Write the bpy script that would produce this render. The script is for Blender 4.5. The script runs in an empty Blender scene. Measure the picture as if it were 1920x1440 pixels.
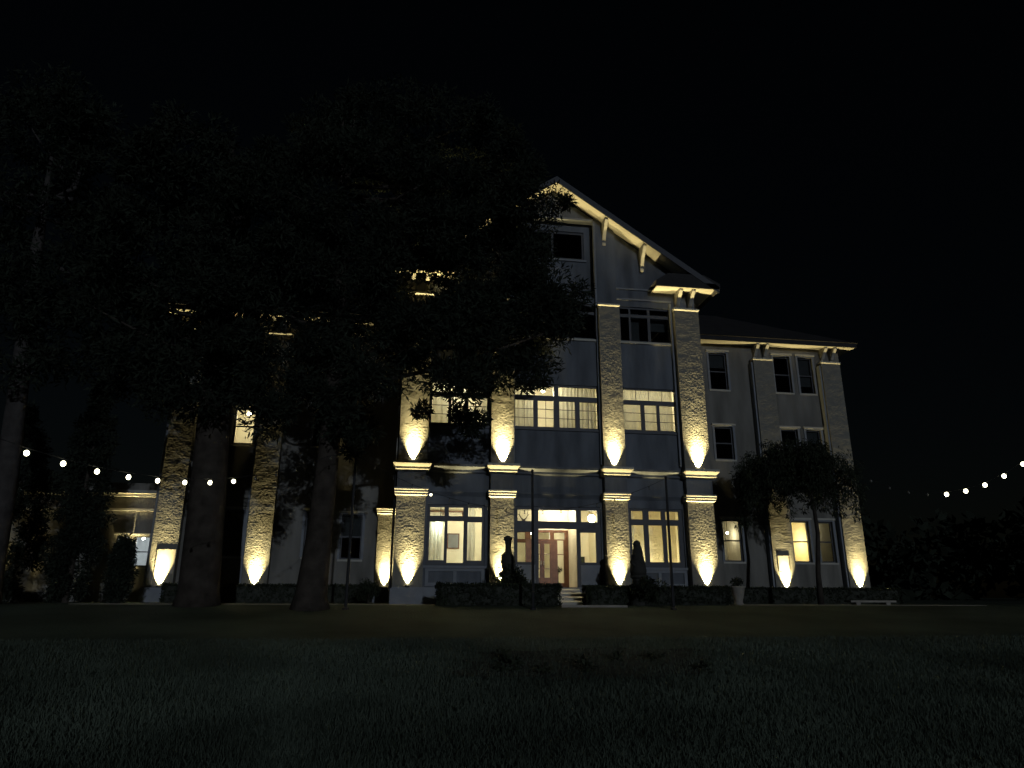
import bpy, math, random
import numpy as np
from mathutils import Vector, Matrix, noise

R = math.radians
rng = random.Random(7)
nrg = np.random.default_rng(11)
scene = bpy.context.scene
col = scene.collection

# ------------------------------------------------------------------ camera
PITCH, YAW, ROLL = .2941, .1461, .0034
cy, sy, cp, sp = math.cos(YAW), math.sin(YAW), math.cos(PITCH), math.sin(PITCH)
fw = Vector((sy * cp, cy * cp, sp)); rt = Vector((cy, -sy, 0)); up = rt.cross(fw)
rt, up = math.cos(ROLL) * rt + math.sin(ROLL) * up, math.cos(ROLL) * up - math.sin(ROLL) * rt
CAM = Vector((-5.673, -26.0, .2846)); FPX = 1313.04
cd = bpy.data.cameras.new('camera'); cam = bpy.data.objects.new('camera', cd); col.objects.link(cam)
cd.sensor_width = 36; cd.lens = 36 * FPX / 1920; cd.clip_end = 2000; cd.clip_start = .1
m3 = Matrix((rt, up, -fw)).transposed()
cam.matrix_world = Matrix.Translation(CAM) @ m3.to_4x4()
scene.camera = cam

def atY(u, v, Y):
    """photo pixel -> point on the vertical plane y = Y"""
    d = fw * FPX + rt * (u - 960) + up * (720 - v)
    return CAM + d * ((Y - CAM.y) / d.y)

# ------------------------------------------------------------------ night sky, added fill sun, exposure
FILL_EL, FILL_AZ = R(10), R(172)       # unseen fill light, low behind the camera, added in place of a flash
world = bpy.data.worlds.new('World'); scene.world = world; world.use_nodes = True
nt = world.node_tree
sky = nt.nodes.new('ShaderNodeTexSky'); sky.sky_type = 'NISHITA'; sky.sun_disc = False
sky.sun_elevation = FILL_EL; sky.sun_rotation = FILL_AZ
nt.links.new(sky.outputs[0], nt.nodes['Background'].inputs[0])
nt.nodes['Background'].inputs[1].default_value = .00048
sd = bpy.data.lights.new('fill_sun', 'SUN'); sd.energy = .46; sd.angle = R(.5); sd.color = (.78, .88, 1.0)
fill_sun = bpy.data.objects.new('fill_sun', sd); col.objects.link(fill_sun)
mdir = Vector((math.sin(FILL_AZ) * math.cos(FILL_EL), math.cos(FILL_AZ) * math.cos(FILL_EL), math.sin(FILL_EL)))
fill_sun.rotation_euler = (-mdir).to_track_quat('-Z', 'Y').to_euler(); fill_sun.location = mdir * 60
vs = scene.view_settings
vs.view_transform = 'Standard'; vs.look = 'None'; vs.exposure = 0; vs.gamma = 1; vs.use_curve_mapping = False

# ------------------------------------------------------------------ materials
MATS = {}
def mat(name, c, rough=.7, bump=0, scale=20, var=.12, vscale=3, spec=.3, trans=0, metal=0, streak=0):
    if name in MATS: return MATS[name]
    m = bpy.data.materials.new(name); m.use_nodes = True; t = m.node_tree; N = t.nodes; L = t.links
    b = N['Principled BSDF']; b.inputs['Roughness'].default_value = rough; b.inputs['Metallic'].default_value = metal
    b.inputs['Specular IOR Level'].default_value = spec
    tc = N.new('ShaderNodeTexCoord')
    nz = N.new('ShaderNodeTexNoise'); nz.inputs['Scale'].default_value = vscale; nz.inputs['Detail'].default_value = 6
    if streak:      # rain streaks: noise stretched down the wall
        mp = N.new('ShaderNodeMapping'); mp.inputs['Scale'].default_value = (1, 1, streak); L.new(tc.outputs['Object'], mp.inputs[0]); L.new(mp.outputs[0], nz.inputs['Vector'])
    else: L.new(tc.outputs['Object'], nz.inputs['Vector'])
    rp = N.new('ShaderNodeValToRGB'); rp.color_ramp.elements[0].position = .3; rp.color_ramp.elements[1].position = .7
    rp.color_ramp.elements[0].color = (*[x * (1 - var) for x in c], 1); rp.color_ramp.elements[1].color = (*[min(1, x * (1 + var)) for x in c], 1)
    L.new(nz.outputs[0], rp.inputs[0]); L.new(rp.outputs[0], b.inputs['Base Color'])
    if bump:
        n2 = N.new('ShaderNodeTexNoise'); n2.inputs['Scale'].default_value = scale; n2.inputs['Detail'].default_value = 8
        L.new(tc.outputs['Object'], n2.inputs['Vector'])
        bp = N.new('ShaderNodeBump'); bp.inputs['Strength'].default_value = bump; bp.inputs['Distance'].default_value = .03
        L.new(n2.outputs[0], bp.inputs['Height']); L.new(bp.outputs[0], b.inputs['Normal'])
    if trans:
        tr = N.new('ShaderNodeBsdfTranslucent'); L.new(rp.outputs[0], tr.inputs[0])
        mx = N.new('ShaderNodeMixShader'); mx.inputs[0].default_value = trans
        L.new(b.outputs[0], mx.inputs[1]); L.new(tr.outputs[0], mx.inputs[2]); L.new(mx.outputs[0], N['Material Output'].inputs[0])
    MATS[name] = m; return m

def emit(name, c, s):
    if name in MATS: return MATS[name]
    m = bpy.data.materials.new(name); m.use_nodes = True; b = m.node_tree.nodes['Principled BSDF']
    b.inputs['Base Color'].default_value = (*c, 1); b.inputs['Emission Color'].default_value = (*c, 1); b.inputs['Emission Strength'].default_value = s
    MATS[name] = m; return m

def glass(name, tint=(.93, .95, .94)):
    m = bpy.data.materials.new(name); m.use_nodes = True; t = m.node_tree; N = t.nodes; L = t.links
    for n in list(N):
        if n.type == 'BSDF_PRINCIPLED': N.remove(n)
    tr = N.new('ShaderNodeBsdfTransparent'); tr.inputs[0].default_value = (*tint, 1)
    gl = N.new('ShaderNodeBsdfGlossy'); gl.inputs['Roughness'].default_value = .04
    fr = N.new('ShaderNodeFresnel'); fr.inputs[0].default_value = 1.35
    nz = N.new('ShaderNodeTexNoise'); nz.inputs['Scale'].default_value = 2.5
    tc = N.new('ShaderNodeTexCoord'); L.new(tc.outputs['Object'], nz.inputs['Vector'])
    bp = N.new('ShaderNodeBump'); bp.inputs['Strength'].default_value = .05; L.new(nz.outputs[0], bp.inputs['Height']); L.new(bp.outputs[0], gl.inputs['Normal'])
    mx = N.new('ShaderNodeMixShader'); L.new(fr.outputs[0], mx.inputs[0]); L.new(tr.outputs[0], mx.inputs[1]); L.new(gl.outputs[0], mx.inputs[2])
    L.new(mx.outputs[0], N['Material Output'].inputs[0]); MATS[name] = m; return m

STUCCO = mat('rough_cast', (.178, .174, .156), .95, .2, 55, .10, 5, .1)
BAYWALL = mat('bay_render', (.115, .126, .145), .9, .3, 40, .36, 1.6, .15, streak=.22)
WINGWALL = mat('wing_render', (.165, .16, .146), .95, .4, 45, .36, 1.4, .1, streak=.2)
TRIM = mat('painted_trim', (.36, .35, .31), .6, .08, 30, .06, 4)
PANEL = mat('pale_panel', (.19, .205, .23), .8, .1, 30, .1, 3)
FRAME = mat('dark_frame', (.045, .048, .058), .5, .05, 40, .1, 6)
SOFFIT = mat('soffit_boards', (.42, .40, .34), .7, .1, 20, .08, 2)
ROOF = mat('roof_sheet', (.024, .023, .024), .8, .2, 30, .2, 2)
ROOM = mat('room_plaster', (.76, .72, .60), .9, .03, 20, .04, 1)
ROOMC = mat('room_cool', (.75, .77, .78), .9, .03, 20, .04, 1)
ROOMR = mat('room_rough', (.70, .65, .50), .95, 1.0, 11, .10, 3)
WOOD = mat('red_wood', (.115, .052, .032), .45, .15, 25, .25, 6, .4)
CURT = mat('curtain_cloth', (.62, .61, .53), .95, .1, 60, .06, 6, .1, trans=.5)
METAL = mat('dark_metal', (.03, .03, .033), .45, .05, 40, .15, 8, .5, metal=.6)
POLE = mat('dark_pole', (.02, .02, .022), .6, .1, 30, .2, 6)
STONE = mat('paving_stone', (.26, .24, .21), .9, .3, 25, .18, 3)
DSTONE = mat('dark_ornament', (.035, .034, .03), .9, .4, 25, .2, 5)
BARK = mat('pine_bark', (.045, .038, .032), .95, .9, 9, .35, 3, .1)
NEEDLE = mat('pine_needles', (.016, .021, .014), .8, 0, 1, .35, .8, .15)
LEAF = mat('shrub_leaves', (.021, .027, .015), .75, 0, 1, .35, 1.2, .2)
LAWN = mat('lawn_turf', (.058, .075, .055), .95, .8, 18, .5, .3, .1)
GRASS = mat('grass_blades', (.078, .098, .074), .8, 0, 1, .5, .35, .1)
SOIL = mat('bed_soil', (.04, .043, .036), 1, .8, 12, .3, 3, .1)
POT = mat('pale_pot', (.24, .22, .19), .85, .25, 20, .15, 5)
GLASS = glass('window_glass'); UNLIT_GLASS = glass('unlit_window_glass', (.55, .57, .6))  # second tint puts the dark of unlit rooms into the panes
BULB = emit('lit_bulb', (1, .93, .62), 9); UNLIT = mat('clear_bulb', (.12, .12, .11), .15, 0, 1, .02, 3, .6)
LENS = emit('uplight_lens', (1, .88, .55), 12)
GLOBE = emit('lamp_globe', (1, .90, .62), 30); GLOBEC = emit('cool_lamp', (.92, 1, .92), 14)

# ------------------------------------------------------------------ mesh helpers
class MB:
    def __init__(s): s.v = []; s.f = []
    def add(s, vs, fs):
        o = len(s.v); s.v += [tuple(p) for p in vs]; s.f += [tuple(i + o for i in f) for f in fs]; return s
    def box(s, x0, x1, y0, y1, z0, z1):
        return s.add([(x0, y0, z0), (x1, y0, z0), (x1, y1, z0), (x0, y1, z0), (x0, y0, z1), (x1, y0, z1), (x1, y1, z1), (x0, y1, z1)],
                     [(0, 3, 2, 1), (4, 5, 6, 7), (0, 1, 5, 4), (1, 2, 6, 5), (2, 3, 7, 6), (3, 0, 4, 7)])
    def flare(s, x0, x1, y0, y1, z0, z1, a, b, side=.5):
        """moulding whose front leans out from a (bottom) to b (top); y0 is the plane it stands on"""
        c, d = a * side, b * side
        return s.add([(x0 - c, y0 - a, z0), (x1 + c, y0 - a, z0), (x1 + c, y1, z0), (x0 - c, y1, z0), (x0 - d, y0 - b, z1), (x1 + d, y0 - b, z1), (x1 + d, y1, z1), (x0 - d, y1, z1)],
                     [(0, 3, 2, 1), (4, 5, 6, 7), (0, 1, 5, 4), (1, 2, 6, 5), (2, 3, 7, 6), (3, 0, 4, 7)])
    def prism(s, prof, a, b, axis='y'):
        """prof: 2D polygon; axis y -> (x,z), x -> (y,z), z -> (x,y)"""
        n = len(prof)
        def P(p, t): return (p[0], t, p[1]) if axis == 'y' else (t, p[0], p[1]) if axis == 'x' else (p[0], p[1], t)
        vs = [P(p, a) for p in prof] + [P(p, b) for p in prof]
        return s.add(vs, [tuple(range(n)), tuple(range(2 * n - 1, n - 1, -1))] + [(i, i + n, (i + 1) % n + n, (i + 1) % n) for i in range(n)])
    def lathe(s, prof, cx=0, cy=0, n=16):
        k = len(prof); vs = []
        for i in range(n):
            a = 2 * math.pi * i / n
            vs += [(cx + r * math.cos(a), cy + r * math.sin(a), z) for r, z in prof]
        fs = [(i * k + j, ((i + 1) % n) * k + j, ((i + 1) % n) * k + j + 1, i * k + j + 1) for i in range(n) for j in range(k - 1)]
        fs += [tuple(i * k for i in range(n))[::-1], tuple(i * k + k - 1 for i in range(n))]
        return s.add(vs, fs)
    def tube(s, pts, rad, n=8):
        if not isinstance(rad, (list, tuple)): rad = [rad] * len(pts)
        pts = [Vector(p) for p in pts]; vs = []
        for i, p in enumerate(pts):
            d = (pts[min(i + 1, len(pts) - 1)] - pts[max(i - 1, 0)]).normalized()
            a = d.cross(Vector((0, 0, 1)) if abs(d.z) < .9 else Vector((1, 0, 0))).normalized(); b = d.cross(a)
            vs += [p + rad[i] * (math.cos(2 * math.pi * k / n) * a + math.sin(2 * math.pi * k / n) * b) for k in range(n)]
        fs = [(i * n + k, i * n + (k + 1) % n, (i + 1) * n + (k + 1) % n, (i + 1) * n + k) for i in range(len(pts) - 1) for k in range(n)]
        fs += [tuple(range(n))[::-1], tuple(range((len(pts) - 1) * n, len(pts) * n))]
        return s.add(vs, fs)
    def ball(s, c, r, n=10, sq=(1, 1, 1)):
        m = n // 2 + 1
        prof = [(max(r * math.sin(math.pi * j / m), 1e-4), -r * math.cos(math.pi * j / m)) for j in range(m + 1)]
        t = MB().lathe(prof, 0, 0, n)
        return s.add([(c[0] + x * sq[0], c[1] + y * sq[1], c[2] + z * sq[2]) for x, y, z in t.v], t.f)
    def walls(s, x0, x1, z0, z1, holes, y0, y1):
        """slab between y0 and y1 with rectangular holes (x0,x1,z0,z1)"""
        xs = sorted({x0, x1, *[h[0] for h in holes], *[h[1] for h in holes]}); zs = sorted({z0, z1, *[h[2] for h in holes], *[h[3] for h in holes]})
        xs = [x for x in xs if x0 <= x <= x1]; zs = [z for z in zs if z0 <= z <= z1]
        nx, nz = len(xs) - 1, len(zs) - 1
        def solid(i, j):
            if i < 0 or j < 0 or i >= nx or j >= nz: return False
            mx, mz = (xs[i] + xs[i + 1]) / 2, (zs[j] + zs[j + 1]) / 2
            return not any(h[0] < mx < h[1] and h[2] < mz < h[3] for h in holes)
        for i in range(nx):
            for j in range(nz):
                if not solid(i, j): continue
                a, b, c, d = xs[i], xs[i + 1], zs[j], zs[j + 1]
                s.add([(a, y0, c), (b, y0, c), (b, y0, d), (a, y0, d)], [(0, 1, 2, 3)])
                s.add([(a, y1, c), (b, y1, c), (b, y1, d), (a, y1, d)], [(3, 2, 1, 0)])
                if not solid(i - 1, j): s.add([(a, y0, c), (a, y0, d), (a, y1, d), (a, y1, c)], [(0, 1, 2, 3)])
                if not solid(i + 1, j): s.add([(b, y0, c), (b, y1, c), (b, y1, d), (b, y0, d)], [(0, 1, 2, 3)])
                if not solid(i, j - 1): s.add([(a, y0, c), (a, y1, c), (b, y1, c), (b, y0, c)], [(0, 1, 2, 3)])
                if not solid(i, j + 1): s.add([(a, y0, d), (b, y0, d), (b, y1, d), (a, y1, d)], [(0, 1, 2, 3)])
        return s
    def mesh(s, name, smooth=False):
        me = bpy.data.meshes.new(name); me.from_pydata(s.v, [], s.f); me.validate()
        if smooth:
            for p in me.polygons: p.use_smooth = True
        return me
    def build(s, name, m, parent=None, smooth=False): return put(name, s.mesh(name, smooth), m, parent)

def put(name, me, m, parent=None):
    if m and not me.materials: me.materials.append(m)
    o = bpy.data.objects.new(name, me); col.objects.link(o)
    if parent:
        o.parent = parent
        p = parent; off = Vector((0, 0, 0))
        while p: off += p.location; p = p.parent
        o.location = -off            # meshes are written in world coordinates
    return o

def tag(o, label=None, cat=None, group=None, kind=None):
    if label: o['label'] = label
    if cat: o['category'] = cat
    if group: o['group'] = group
    if kind: o['kind'] = kind
    return o

def thing(name, label, cat, loc=(0, 0, 0), group=None):
    o = bpy.data.objects.new(name, None); col.objects.link(o); o.location = loc; o.empty_display_size = .2
    return tag(o, label, cat, group)

def quadmesh(name, q):
    """q: (N,4,3) array -> mesh of loose quads"""
    n = len(q); me = bpy.data.meshes.new(name)
    me.vertices.add(n * 4); me.vertices.foreach_set('co', q.reshape(-1).astype(np.float32))
    me.loops.add(n * 4); me.loops.foreach_set('vertex_index', np.arange(n * 4, dtype=np.int32))
    me.polygons.add(n); me.polygons.foreach_set('loop_start', np.arange(0, n * 4, 4, dtype=np.int32))
    me.update(calc_edges=True); return me

def leaves(centres, n, length, width, squash=.8, droop=0., spread=1.0):
    """leaf quads scattered in clumps; centres: [(x,y,z,r)]"""
    C = np.repeat(np.array(centres, float), n, axis=0); N = len(C)
    d = nrg.normal(size=(N, 3)); d /= np.linalg.norm(d, axis=1)[:, None]
    p = C[:, :3] + d * (C[:, 3:4] * nrg.random((N, 1)) ** .45) * np.array([1, 1, squash])
    a = nrg.normal(size=(N, 3)) + d * spread; a[:, 2] -= droop; a /= np.linalg.norm(a, axis=1)[:, None]
    b = np.cross(a, nrg.normal(size=(N, 3))); b /= np.linalg.norm(b, axis=1)[:, None]
    s = (nrg.random((N, 1)) * .7 + .65)
    a = a * length * s; b = b * width * s * .5
    return np.stack([p - b * .5, p + a * .5 - b, p + a, p + a * .5 + b], axis=1)

# ------------------------------------------------------------------ ground
def ground_z(y):
    if y >= -3: return 0.
    if y <= -18: return -1.3
    t = (y + 18) / 15
    return -1.3 + 1.3 * t
m = MB()
ys = [-500, -120, -60, -40, -30] + [-26 + i for i in range(24)] + [0, 4, 10, 20, 40, 80, 160, 500]
xs = [-500, -150, -70, -40, -28] + list(range(-24, 27, 3)) + [32, 45, 80, 160, 500]
for y in ys:
    for x in xs:
        bumpz = .03 * noise.noise((x * .23, y * .23, 0)) if -24 < y < -4 else 0
        m.v.append((x, y, ground_z(y) + bumpz))
nx = len(xs)
for j in range(len(ys) - 1):
    for i in range(nx - 1): m.f.append((j * nx + i, j * nx + i + 1, (j + 1) * nx + i + 1, (j + 1) * nx + i))
tag(m.build('lawn', LAWN, smooth=True), kind='structure')
n = 190000
gy = -19.5 + 9.5 * nrg.random(n) ** 1.25; gx = CAM.x + (gy - CAM.y) * (-.72 + 1.75 * nrg.random(n))
gz = np.array([ground_z(t) - .03 for t in gy]); h = .02 + .06 * nrg.random(n); ang = nrg.random(n) * 6.28; lean = nrg.normal(size=(n, 2)) * .03
wx, wy = np.cos(ang) * .006, np.sin(ang) * .006
q = np.stack([np.stack([gx - wx, gy - wy, gz], 1), np.stack([gx + wx, gy + wy, gz], 1),
              np.stack([gx + lean[:, 0] + wx * .3, gy + lean[:, 1] + wy * .3, gz + h + .03], 1), np.stack([gx + lean[:, 0] - wx * .3, gy + lean[:, 1] - wy * .3, gz + h + .03], 1)], 1)
tag(put('grass', quadmesh('grass', q), GRASS), 'short rough lawn grass in front of the hotel', 'grass', kind='stuff')
# gravel path by the house, and the dark planting bed across the lawn
tag(MB().box(-16, 16, -1.35, -.42, -.3, .012).build('path', STONE), kind='structure')
m = MB(); NB = 48; bed = [(0, 0)]
for ring in (.5, 1.0):
    for k in range(NB):
        a = 2 * math.pi * k / NB; q = ring * (1 + (.3 * noise.noise((math.cos(a) * 3.1, math.sin(a) * 3.1, 5)))) / max(abs(math.cos(a)), abs(math.sin(a))) ** .6
        bed.append((q * 2.2 * math.cos(a), q * 1.5 * math.sin(a)))
m.v = [(-2.35 + x + y * .25, -12.9 + y, ground_z(-12.9 + y) + .022 + .02 * noise.noise((x * 2, y * 2, 3))) for x, y in bed]
m.f = [(0, 1 + k, 1 + (k + 1) % NB) for k in range(NB)] + [(1 + k, 1 + NB + k, 1 + NB + (k + 1) % NB, 1 + (k + 1) % NB) for k in range(NB)]
tag(m.build('flower_bed', SOIL), 'dark bare planting bed across the middle of the lawn', 'flower bed')
cl = [(-4.2 + rng.random() * 3.8, y, ground_z(y) + .07, .13) for y in [-14.0 + 2.2 * rng.random() for _ in range(9)]]
tag(put('bed_planting', quadmesh('bed_planting', leaves(cl, 45, .1, .05)), LEAF), 'low dark plants growing in the lawn planting bed', 'plants', kind='stuff')

# ------------------------------------------------------------------ hotel
H = thing('hotel_building', 'three-storey hotel with tall gable and rough pilasters lit by yellow uplights', 'building', (0, .35, 0))
YW = .35            # bay wall
DW = 5.512; YWW = 5.862   # wing pilasters and wing wall
PX = [(-5.567, 1.06), (-2.2, .88), (2.2, .88), (5.567, 1.06)]

# window layouts: opening rectangle and pane rectangles
def mir(rs): return [(-b, -a, c, d) for a, b, c, d in rs]
BR = [(2.88, 3.36, 3.14, 3.46), (3.59, 4.10, 3.14, 3.46), (4.26, 4.81, 3.14, 3.46), (2.88, 3.38, 1.54, 2.92), (3.56, 4.12, 1.54, 2.92), (4.27, 4.76, 1.54, 2.92)]
BL = [(-4.84, -4.31, 3.13, 3.45), (-4.15, -3.61, 3.13, 3.45), (-3.43, -2.91, 3.13, 3.45), (-4.84, -4.29, 1.53, 2.92), (-4.18, -3.58, 1.44, 2.95), (-3.44, -2.90, 1.53, 2.92)]
DOORB = [(-1.56, -.98, 3.0, 3.43), (-.76, .71, 3.0, 3.43), (.90, 1.53, 3.0, 3.43), (-1.56, -.98, 1.5, 2.6), (.86, 1.46, 1.5, 2.6)]
M2 = [(-1.66, -.09, 7.95, 8.34), (.09, 1.68, 7.95, 8.34), (-1.66, -.92, 6.67, 7.75), (-.75, -.1, 6.67, 7.75), (.12, .77, 6.67, 7.75), (.95, 1.68, 6.67, 7.75)]
R2 = [(2.77, 4.95, 7.92, 8.36), (2.77, 3.5, 6.69, 7.74), (3.65, 4.17, 6.69, 7.74), (4.28, 4.93, 6.69, 7.74)]
M3 = [(-1.66, -.6, 11.68, 11.92), (-.45, .45, 11.68, 11.92), (.6, 1.68, 11.68, 11.92), (-1.66, -.6, 10.5, 11.54), (-.45, .45, 10.5, 11.54), (.6, 1.68, 10.5, 11.54)]
R3 = [(2.8, 3.17, 11.68, 11.92), (3.25, 3.98, 11.68, 11.92), (4.1, 4.9, 11.68, 11.92), (2.8, 3.17, 10.5, 11.54), (3.25, 3.98, 10.5, 11.54), (4.1, 4.9, 10.5, 11.54)]
OPEN = {'bl': (-4.95, -2.8, 1.34, 3.55), 'br': (2.8, 4.95, 1.34, 3.55), 'door': (-1.7, 1.66, .6, 3.55),
        'm2': (-1.74, 1.74, 6.6, 8.42), 'r2': (2.68, 5.02, 6.6, 8.42), 'l2': (-5.02, -2.68, 6.6, 8.42),
        'm3': (-1.74, 1.74, 10.42, 12.0), 'r3': (2.7, 5.0, 10.42, 12.0), 'l3': (-5.0, -2.7, 10.42, 12.0)}

MB().walls(-6.1, 6.1, 0, 12.3, list(OPEN.values()), YW, YW + .3).build('bay_wall', BAYWALL, H)
for s in (-1, 1):
    MB().box(*sorted((s * 5.8, s * 6.1)), YW + .3, 12, 0, 12.3).build('side_wall', WINGWALL, H)

def window(op, panes, y, fm=FRAME, bars=(), sill=True, gm=GLASS, depth=.09, door=None, sillm=TRIM):
    holes = list(panes) + ([door] if door else [])
    w = MB().walls(op[0] + .003, op[1] - .003, op[2] + .003, op[3] - .003, holes, y, y + depth).build('window', fm, H)
    for a, b, c, d in panes:
        MB().box(a, b, y + .04, y + .046, c, d).build('pane', gm, w)
    if bars:
        for r in bars: MB().box(r[0], r[1], y + .02, y + .038, r[2], r[3]).build('glazing_bar', fm, w)
    if sill: MB().box(op[0] - .08, op[1] + .08, y - .13, y - .002, op[2] - .09, op[2] - .005).build('sill', sillm, w)
    return w

def bars3(panes, rows, colms, t=.012):
    o = []
    for a, b, c, d in panes:
        for r in range(1, rows): z = c + (d - c) * r / rows; o.append((a, b, z - t, z + t))
        for k in range(1, colms): x = a + (b - a) * k / colms; o.append((x - t * .7, x + t * .7, c, d))
    return o

FY = YW + .06
window(OPEN['bl'], BL, FY, sillm=PANEL); window(OPEN['br'], BR, FY, sillm=PANEL)
window(OPEN['door'], DOORB, FY, sill=False, door=(-.76, .72, .55, 2.73))
window(OPEN['m2'], M2, FY, bars=bars3(M2[2:], 3, 2) + bars3([M2[0], M2[1]], 1, 2), sillm=FRAME)
window(OPEN['r2'], R2, FY, bars=bars3(R2[1:], 3, 1) + bars3(R2[:1], 1, 4), sillm=FRAME)
window(OPEN['l2'], mir(R2), FY, bars=bars3(mir(R2)[1:], 3, 1) + bars3(mir(R2)[:1], 1, 4), sillm=FRAME)
window(OPEN['m3'], M3, FY, gm=UNLIT_GLASS); window(OPEN['r3'], R3, FY, gm=UNLIT_GLASS); window(OPEN['l3'], mir(R3), FY, gm=UNLIT_GLASS)
# pale apron panels under the ground floor windows
for a, b in ((-4.95, -2.8), (2.8, 4.95)):
    p = MB().walls(a, b, .62, 1.24, [(a + .12, (a + b) / 2 - .06, .74, 1.14), ((a + b) / 2 + .06, b - .12, .74, 1.14)], YW - .06, YW - .001).build('apron_panel', PANEL, H)
for a, b in ((-1.62, -.9), (.84, 1.58)):
    MB().box(a, b, FY - .03, FY - .002, .68, 1.4).build('apron_panel', PANEL, H)
MB().box(-6.05, 6.05, .2, YW - .002, 0, .58).build('plinth', PANEL, H)

# --- pilasters with rough-cast fronts
def pilaster(x, w, y, z0, z1, depth=.35, seed=0):
    st = .025; nx = max(4, int(w / st)); nz = int((z1 - z0) / st); m = MB()
    for j in range(nz + 1):
        for i in range(nx + 1):
            px, pz = x - w / 2 + w * i / nx, z0 + (z1 - z0) * j / nz
            d = 0
            if 0 < i < nx:
                q = Vector((px * 12 + seed * 7.3, pz * 16, seed))
                d = .0027 * noise.noise(q) + .0021 * noise.noise(q * 1.9) + .003 * noise.noise(q * .25)
            m.v.append((px, y - d - .004, pz))
    k = nx + 1
    for j in range(nz):
        for i in range(nx): m.f.append((j * k + i, j * k + i + 1, (j + 1) * k + i + 1, (j + 1) * k + i))
    o = len(m.v); yb = y + depth - .004
    m.v += [(x - w / 2, yb, z0), (x + w / 2, yb, z0), (x + w / 2, yb, z1), (x - w / 2, yb, z1)]
    L0 = [j * k for j in range(nz + 1)]; R0 = [j * k + nx for j in range(nz + 1)]
    m.f += [tuple(L0[::-1] + [o, o + 3])[::1], tuple(R0 + [o + 2, o + 1])]
    m.f += [tuple(list(range(k)) [::-1] + [o, o + 1]), tuple([nz * k + i for i in range(k)] + [o + 2, o + 3])]
    return m.build('pilaster', STUCCO, H)

def capital(p, x, w, y, z, steps, back):
    m = MB()
    for dz0, dz1, a, b in steps: m.flare(x - w / 2, x + w / 2, y, back, z + dz0, z + dz1, a, b)
    return m.build('capital', TRIM, p)

CAPS = [(0, .025, .0, .13), (.025, .095, .13, .13), (.095, .12, .13, .155), (.12, .19, .155, .155), (.19, .215, .155, .18), (.215, .27, .18, .18)]
for k, (x, w) in enumerate(PX):
    p = pilaster(x, w, 0, .58, 3.80, seed=k)
    capital(p, x, w, 0, 3.80, CAPS, YW - .002)
    MB().box(x - w / 2 - .06, x + w / 2 + .06, -.36, YW - .003, 0, .53).build('pedestal', PANEL, p)
    MB().box(x - w / 2 - .015, x + w / 2 + .015, -.03, YW - .003, .531, .579).build('base', PANEL, p)
    q = pilaster(x, w, 0, 5.024, 11.80, seed=k + 10)
    capital(q, x, w, 0, 11.802, [(0, .04, .01, .06), (.042, .11, .06, .06)], YW - .002)
    # entablature breaking forward over the pilaster
    MB().box(x - w / 2, x + w / 2, -.03, YW - .003, 4.074, 4.70).build('frieze_block', BAYWALL, H)
    c = MB()
    for z0, z1, a_, b_ in ((4.70, 4.75, .06, .24), (4.75, 4.83, .24, .24), (4.83, 4.93, .25, .42), (4.93, 5.02, .42, .42)): c.flare(x - w / 2, x + w / 2, -.03, YW - .004, z0, z1, a_, b_, .4)
    c.build('cornice_block', TRIM, H)
# runs of frieze, string course and cornice between the pilasters
edges = [(PX[i][0] + PX[i][1] / 2, PX[i + 1][0] - PX[i + 1][1] / 2) for i in range(3)]
for a, b in edges:
    a2, b2 = a + .14, b - .14
    MB().box(a + .002, b - .002, YW - .10, YW - .004, 4.08, 4.70).build('frieze', BAYWALL, H)
    c = MB()
    for z0, z1, a_, b_ in ((3.86, 3.92, .01, .05), (3.922, 4.0, .05, .11), (4.002, 4.075, .12, .12)): c.flare(a + .115, b - .115, YW, YW - .004, z0, z1, a_, b_, 0)
    c.build('string_course', BAYWALL, H)
    c = MB()
    for z0, z1, a_, b_ in ((4.702, 4.75, .11, .20), (4.75, 4.83, .2, .2), (4.83, 4.93, .21, .36), (4.93, 5.02, .36, .36)): c.flare(a2, b2, YW, YW - .005, z0, z1, a_, b_, 0)
    c.build('cornice', BAYWALL, H)  # darker colour than the cornice blocks, dims the uplight on these runs
# thin bands at the foot of the gable
for z in (12.28, 12.76):
    for a, b in ((-5.04, -2.64), (2.64, 5.04)):
        MB().box(a, b, YW - .06, YW - .003, z, z + .07).build('string_course', PANEL, H)

# --- gable
def rake(x): return 17.22 - .68 * abs(x)
g = MB()
for s in (-1, 1):
    poly = [(s * 1.76, 12.302), (s * 6.1, 12.302), (s * 6.1, rake(6.1)), (s * 1.76, rake(1.76))]
    g.prism(poly if s < 0 else poly[::-1], YW, YW + .3)
g.prism([(-1.758, 15.85), (1.758, 15.85), (1.758, rake(1.76)), (0, rake(0)), (-1.758, rake(1.76))][::-1], YW + .002, YW + .3)
g.build('gable_wall', BAYWALL, H)
GW = [(-1.3, -.05, 14.25, 15.4), (.05, 1.3, 14.25, 15.4)]
gr = MB().walls(-1.9, 1.9, 12.302, 15.95, [(-1.38, 1.38, 14.15, 15.5)], YW + .302, YW + .5).build('gable_recess', BAYWALL, H)
window((-1.38, 1.38, 14.15, 15.5), GW, YW + .36, gm=UNLIT_GLASS, sillm=PANEL)
for s in (-1, 1):
    MB().prism([(s * 1.78, 11.95), (s * 2.62, 11.95), (s * 2.62, rake(2.62) - .02), (s * 1.78, rake(1.78) - .02)][::(1 if s < 0 else -1)], YW - .12, YW - .003).build('gable_strip', BAYWALL, H)
    MB().box(*sorted((s * 1.70, s * 1.775)), YW - .14, YW - .001, 5.2, 15.84).build('lit_edge_strip', PANEL, H)  # pale strip painted where light catches the pilaster's side face
MB().box(-1.69, 1.69, YW - .14, YW - .002, 15.85, 15.93).build('string_course', PANEL, H)
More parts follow.
